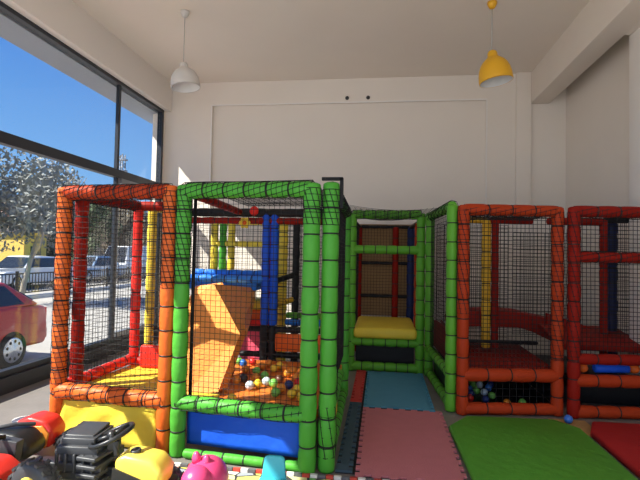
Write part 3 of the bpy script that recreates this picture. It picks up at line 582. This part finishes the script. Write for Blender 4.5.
# pink hopper
t = thing('bouncy_toy', (-1.0, 2.58, 0), 'shiny pink bouncy animal toy with two ears in the foreground', 'bouncy toy')
b = MB(); cx, cy = -.955, 2.57; b.ball((cx, cy, .125), .125, 28, 0, (1.0, 1.2, 1.0)); b.build('body', PINKP, t, subsurf=1)
b = MB(); b.ball((cx - .01, cy - .115, .165), .085, 22, 0, (1, 1, 1)); b.build('head', PINKP, t, subsurf=1)
for dx, dz in ((-.045, .292), (.012, .278)):
    b = MB(); b.lathe((cx + dx, cy - .03, dz - .06), (dx * .8 - .02, -.05, 1), [(0, .026), (.025, .025), (.042, .019), (.054, .011), (.059, .002)], 14); b.build('ear', PINKP, t)
for dx in (-.05, .03):
    b = MB(); b.ball((cx + dx, cy - .19, .19), .012, 10); b.build('eye', BLACKP, t)
t.location.z = .007
# teal toy chair
t = thing('toy_chair', (-.60, 2.62, 0), 'small teal plastic toy chair at the bottom, right of the pink toy', 'toy chair')
b = MB(); b.prism([(-.675, 2.70, .08), (-.525, 2.70, .08), (-.54, 2.72, .205), (-.56, 2.722, .217), (-.64, 2.722, .217), (-.66, 2.72, .205)], (0, .022, 0)); b.build('backrest', TEAL, t, bevel=.008)
b = MB(); b.box((-.60, 2.63, .09), (.16, .17, .02)); b.build('seat', TEAL, t, bevel=.008)
for dx in (-.06, .06):
    for dy in (-.065, .065): b = MB(); b.box((-.60 + dx, 2.63 + dy, .043), (.028, .028, .086), taper=.8); b.build('leg', TEAL, t)
t.location.z = .007
# white folded cloth
b = MB(); b.ball((-2.62, 3.42, .045), .05, 20, 0, (5.2, 2.0, .9)); b.ball((-2.50, 3.40, .06), .05, 16, 0, (2.4, 1.8, 1)); tag(b.build('cushion', WHITEF, subsurf=1), 'long white cushion lying on the grey floor left of the orange post', 'cushion')

# ------------------------------------------------------------------ outside
G = -0.35
b = MB(); b.box((-63.75, 30, G - .1), (120, 160, .2)); o = b.build('ground', mat('pavement', (.34, .32, .29), .9, noise=.25, nscale=1.2, bump=.2, bscale=20)); o['kind'] = 'structure'
b = MB(); b.box((-19.0, 30, G + .01), (8, 150, .02)); o = b.build('road', mat('asphalt', (.12, .12, .125), .85, noise=.1)); o['kind'] = 'structure'
# red parked hatchback
def car(loc, rz, col, name, label, L=4.0, Hh=1.42, W=1.7, van=False, hub=CHROME, group=None):
    t = thing(name, loc, label, name if name != 'hatchback' else 'car', group); O = Vector(loc)
    m = mat('car_paint_' + col[0], col[1], .35, spec=.4, coat=.2)
    lo = [(-L / 2, .28), (-L / 2 + .03, .62), (-L / 2 + .12, .78), (-L * .18, .86), (L * .30, .90), (L / 2 - .06, .86), (L / 2, .55), (L / 2 - .03, .26)]
    if van: lo = [(-L / 2, .28), (-L / 2, .75), (-L * .36, 1.0), (L / 2, 1.0), (L / 2, .26)]
    wr_ = Hh * .21
    b = MB(); b.prism([O + Vector((x, -W / 2, z)) for x, z in lo], (0, W, 0)); b.build('body', m, t, bevel=.06)
    top = [(-L * .22, .84), (-L * .04, Hh - .02), (L * .10, Hh), (L * .32, Hh - .05), (L * .46, .88)]
    if van: top = [(-L * .38, .98), (-L * .26, Hh - .04), (L * .45, Hh), (L * .49, .98)]
    n = len(top); vs = []
    for y, kk in ((-W / 2 + .02, 1), (W / 2 - .02, -1)):
        for x, z in top: vs.append(O + Vector((x, y + kk * (.20 if z > 1.0 else 0), z)))
    fs = [list(range(n)), list(range(n, 2 * n))] + [(i, (i + 1) % n, n + (i + 1) % n, n + i) for i in range(n)]
    b = MB(); b.add(vs, fs); b.build('cabin', m if van else m, t, bevel=.05)
    for y, kk in ((-W / 2 + .012, 1), (W / 2 - .012, -1)):
        b = MB(); zz0, zz1 = (1.02 if van else .92), Hh - .10
        x0, x1, x2, x3 = (-L * .16, L * .37, L * .30, -L * .05) if not van else (-L * .30, L * .0, L * .0, -L * .22)
        f = lambda z: kk * (.20 * (z - .84) / (Hh - .84) - .006)
        pp = [O + Vector((x, y + f(z), z)) for x, z in ((x0, zz0), (x1, zz0), (x2, zz1), (x3, zz1))]
        b.prism(pp, (0, kk * .02, 0)); b.build('side_window', DGLASS, t)
    if not van:
        b = MB(); b.prism([O + Vector(p) for p in ((L * .333, -W * .33, Hh - .08), (L * .333, W * .33, Hh - .08), (L * .452, W * .40, .94), (L * .452, -W * .40, .94))], (.03, 0, .012)); b.build('rear_window', DGLASS, t)
    b = MB(); b.prism([O + Vector(p) for p in ((-L * .205, -W * .42, .90), (-L * .205, W * .42, .90), (-L * .06, W * .34, Hh - .07), (-L * .06, -W * .34, Hh - .07))] if not van else [O + Vector(p) for p in ((-L * .372, -W * .42, 1.02), (-L * .372, W * .42, 1.02), (-L * .275, W * .34, Hh - .1), (-L * .275, -W * .34, Hh - .1))], (-.03, 0, .012)); b.build('windscreen', DGLASS, t)
    for x in (-L * .31, L * .30):
        for s_ in (-1, 1):
            b = MB(); c0 = O + Vector((x, s_ * (W / 2 - .18), wr_)); ax = Vector((0, s_, 0))
            b.lathe(c0, ax, [(0, wr_ * .6), (0, wr_ * .95), (.03, wr_), (.17, wr_), (.20, wr_ * .94), (.20, wr_ * .66)], 28); wo = b.build('wheel', TYRE, t)
            h = MB(); h.lathe(c0 + ax * .195, ax, [(0, wr_ * .68), (.012, wr_ * .66), (.015, wr_ * .60), (.02, wr_ * .2), (.03, .01)], 28, 0)
            for i in range(9):
                th = 2 * math.pi * i / 9; q = c0 + ax * .212 + Vector((math.cos(th), 0, math.sin(th))) * wr_ * .47
                h.ball(q, wr_ * .09, 8, 1, (1, .25, 1))
            h.build('hubcap', [hub, TYRE], wo)
    for s_ in (-1, 1):
        b = MB(); b.box(O + Vector((L / 2 - .06, s_ * W * .40, .72)), (.14, .24, .20)); b.build('tail_light', mat('tail_red', (.6, .015, .02), .2), t)
        b = MB(); b.box(O + Vector((-L / 2 + .06, s_ * W * .38, .66)), (.14, .3, .14)); b.build('headlight', mat('headlight', (.75, .78, .8), .1), t)
    b = MB(); b.box(O + Vector((L / 2 - .02, 0, .42)), (.12, W * .96, .20)); b.build('bumper', m, t, bevel=.04)
    t.rotation_euler = (0, 0, rz); return t
car((-6.15, 5.15, G), R(90), ('red', (.42, .03, .02)), 'hatchback', 'red hatchback parked close outside the window at left', 3.7, 1.30, 1.66)
car((-16.6, 25.0, G), R(90), ('silverblue', (.35, .48, .62)), 'hatchback', 'pale blue car on the road behind the railing', 4.1, 1.45)
car((-16.8, 29.5, G), R(90), ('white', (.72, .73, .74)), 'van', 'white van on the road behind the railing', 4.6, 2.1, 1.85, True)
car((-16.2, 19.5, G), R(90), ('white', (.72, .73, .74)), 'hatchback', 'white car on the road seen under the pale tree', 4.2, 1.45)
car((-17.5, 37.5, G), R(90), ('grey', (.25, .27, .30)), 'hatchback', 'dark grey car far down the road beyond the white van', 4.2, 1.45)
# railing
t = thing('railing', (-13, 20, G), 'black metal street railing with pale top rail across the pavement outside', 'railing')
b = MB()
for z in (.15, .85): b.box((-13, 24, G + z), (.05, 40, .05))
y = 4.0
while y < 44: b.box((-13, y, G + .5), (.025, .025, .72)); y += .16
b.build('bars', mat('railing_black', (.02, .02, .022), .5), t)
b = MB(); b.box((-13, 24, G + 1.0), (.09, 40, .10)); b.build('top_rail', mat('railing_white', (.7, .7, .7), .5), t)
b = MB()
for i in range(15): b.box((-13, 4.2 + i * 2.8, G + .5), (.08, .08, 1.0))
b.build('rail_post', mat('railing_black', (.02, .02, .022), .5), t); 
b = MB(); b.box((-12.3, 24, G + .06), (.3, 40, .12)); o = b.build('kerb', mat('kerb_stone', (.55, .54, .5), .9)); o['kind'] = 'structure'
# trees
BARK = mat('pale_bark', (.30, .27, .23), .9, noise=.2); BARK2 = mat('brown_bark', (.12, .085, .06), .9)
def tree(loc, h, cr_, nleaf, leafm, bark, label, name, zc=.62, ls=.11, group=None, trunkr=.09):
    t = thing(name, loc, label, 'tree', group); O = Vector(loc); b = MB()
    def br(p, d, L, r, dep):
        pts = [p]; q = p
        for i in range(3):
            d = (d + Vector((random.uniform(-.22, .22), random.uniform(-.22, .22), random.uniform(-.05, .18)))).normalized(); q = q + d * L / 3; pts.append(q)
        b.tube(pts, [r, r * .9, r * .78, r * .62], 6)
        if dep > 0:
            for i in range(3 if dep > 1 else 4):
                a = random.uniform(0, 6.28); s_ = random.uniform(.5, 1.0)
                br(pts[random.choice((2, 3))], (d + Vector((math.cos(a) * s_, math.sin(a) * s_, random.uniform(-.1, .5)))).normalized(), L * random.uniform(.55, .8), r * .55, dep - 1)
    br(O, Vector((0, 0, 1)), h * .42, trunkr, 3); b.build('trunk', bark, t)
    b = MB(); cc = O + Vector((0, 0, h * zc)); hz = h * (1 - zc)
    blobs = [(cc + Vector((random.uniform(-.6, .6) * cr_, random.uniform(-.6, .6) * cr_, random.uniform(-.65, .6) * hz)), random.uniform(.28, .5) * cr_) for _ in range(14)]
    vs = []; fs = []
    for _ in range(nleaf):
        c0, rr = random.choice(blobs); v = Vector((random.gauss(0, 1), random.gauss(0, 1), random.gauss(0, 1))).normalized() * rr * random.random() ** .4
        p = c0 + v; u = Vector((random.gauss(0, 1), random.gauss(0, 1), random.gauss(0, 1))).normalized(); w_ = u.orthogonal().normalized(); s_ = ls * random.uniform(.6, 1.3); k = len(vs)
        vs += [p - u * s_, p + w_ * s_ * .4, p + u * s_, p - w_ * s_ * .4]; fs.append((k, k + 1, k + 2, k + 3))
    b.add(vs, fs); b.build('foliage', leafm, t); return t
LF = [mat('leaf_grey_green', (.20, .21, .19), .7, noise=.5, nscale=1.5), mat('leaf_green', (.06, .10, .035), .7, noise=.4, nscale=1), mat('leaf_brown', (.17, .13, .08), .8, noise=.4, nscale=1), mat('leaf_dark', (.03, .05, .028), .8, noise=.4)]
tree((-11.2, 13.4, G), 5.3, 2.5, 9000, LF[0], BARK, 'pale grey tree with bare twigs, nearest outside the window', 'tree', .66, .085)
tree((-21.5, 26.5, G), 6.0, 3.0, 4000, LF[3], BARK2, 'dark green tree behind the yellow kiosk outside', 'tree', .55, .12)
tree((-22.5, 33, G), 6.4, 2.8, 4500, LF[1], BARK2, 'green tree across the road, left of the pylon', 'tree', .55, .16)
tree((-23.5, 39.5, G), 6.6, 3.0, 4500, LF[2], BARK2, 'brownish tree across the road behind the white van', 'tree', .55, .17)
tree((-23.5, 47, G), 6.4, 3.0, 3000, LF[2], BARK2, 'brownish tree far down the road, rightmost outside', 'tree', .55, .18)
# yellow kiosk
t = thing('kiosk', (-18.8, 22.5, G), 'small yellow walled kiosk seen behind the pale tree', 'kiosk')
b = MB(); b.box((-18.8, 22.5, G + 1.3), (1.6, 1.6, 2.6)); b.build('wall', mat('kiosk_yellow', (.72, .48, .10), .8), t)
b = MB(); b.box((-18.8, 22.5, G + 2.68), (2.0, 2.0, .16)); b.build('roof', mat('kiosk_roof', (.10, .09, .09), .7), t)
b = MB(); b.box((-17.98, 22.5, G + 1.5), (.06, .7, .8)); b.build('window', DGLASS, t)
# far buildings
def building(loc, d, col, rcol, label):
    x, y, _ = loc; t = thing('building', loc, label, 'building')
    b = MB(); b.box((x, y, G + d[2] / 2), d); b.build('wall', mat('plaster_%d' % int(x), col, .9, noise=.1), t)
    b = MB(); xx, yy, z0 = d[0] / 2 + .4, d[1] / 2 + .4, G + d[2]; b.prism([(x - xx, y - yy, z0), (x + xx, y - yy, z0), (x, y - yy, z0 + 1.4)], (0, 2 * yy, 0)); b.build('roof', mat('tiles_%d' % int(x), rcol, .9), t)
    for i in range(3):
        for j in range(2):
            b = MB(); b.box((x + d[0] / 2 + .02, y - d[1] * .33 + i * d[1] * .33, G + 1.4 + j * 2.4), (.08, 1.1, 1.3)); b.build('window', DGLASS, t)
building((-34, 44, G), (8, 12, 4.6), (.50, .36, .24), (.30, .10, .05), 'tan building with reddish tiled roof beyond the far trees')
building((-40, 72, G), (8, 14, 5.2), (.46, .40, .34), (.25, .12, .08), 'pale two storey building furthest down the road')
# lattice pylon
t = thing('pylon', (-34.5, 66, G), 'grey lattice mast rising above the trees outside', 'pylon'); px, py = -35.0, 66.0; px, py = -35.6, 60.0
t.location = (px, py, G)
b = MB(); hh = 15.0
for sx_ in (-1, 1):
    for sy_ in (-1, 1): b.tube([(px + sx_ * .6, py + sy_ * .6, G), (px + sx_ * .35, py + sy_ * .35, G + hh)], .07, 5)
b.build('leg', GREYAL, t)
b = MB()
for k in range(15):
    f = .6 - .25 * k / 17; f2 = .6 - .25 * (k + 1) / 17; z0, z1 = G + k, G + k + 1
    for (a, c), (a2, c2) in (((-1, -1), (1, -1)), ((1, -1), (1, 1)), ((1, 1), (-1, 1)), ((-1, 1), (-1, -1))):
        b.tube([(px + a * f, py + c * f, z0), (px + a2 * f2, py + c2 * f2, z1)], .04, 4); b.tube([(px + a2 * f, py + c2 * f, z0), (px + a * f2, py + c * f2, z1)], .04, 4)
b.build('lattice', GREYAL, t)
b = MB()
for z in (11, 12.7, 14.2): b.box((px, py, G + z), (1.8, .2, .2))
b.build('cross_arm', GREYAL, t)
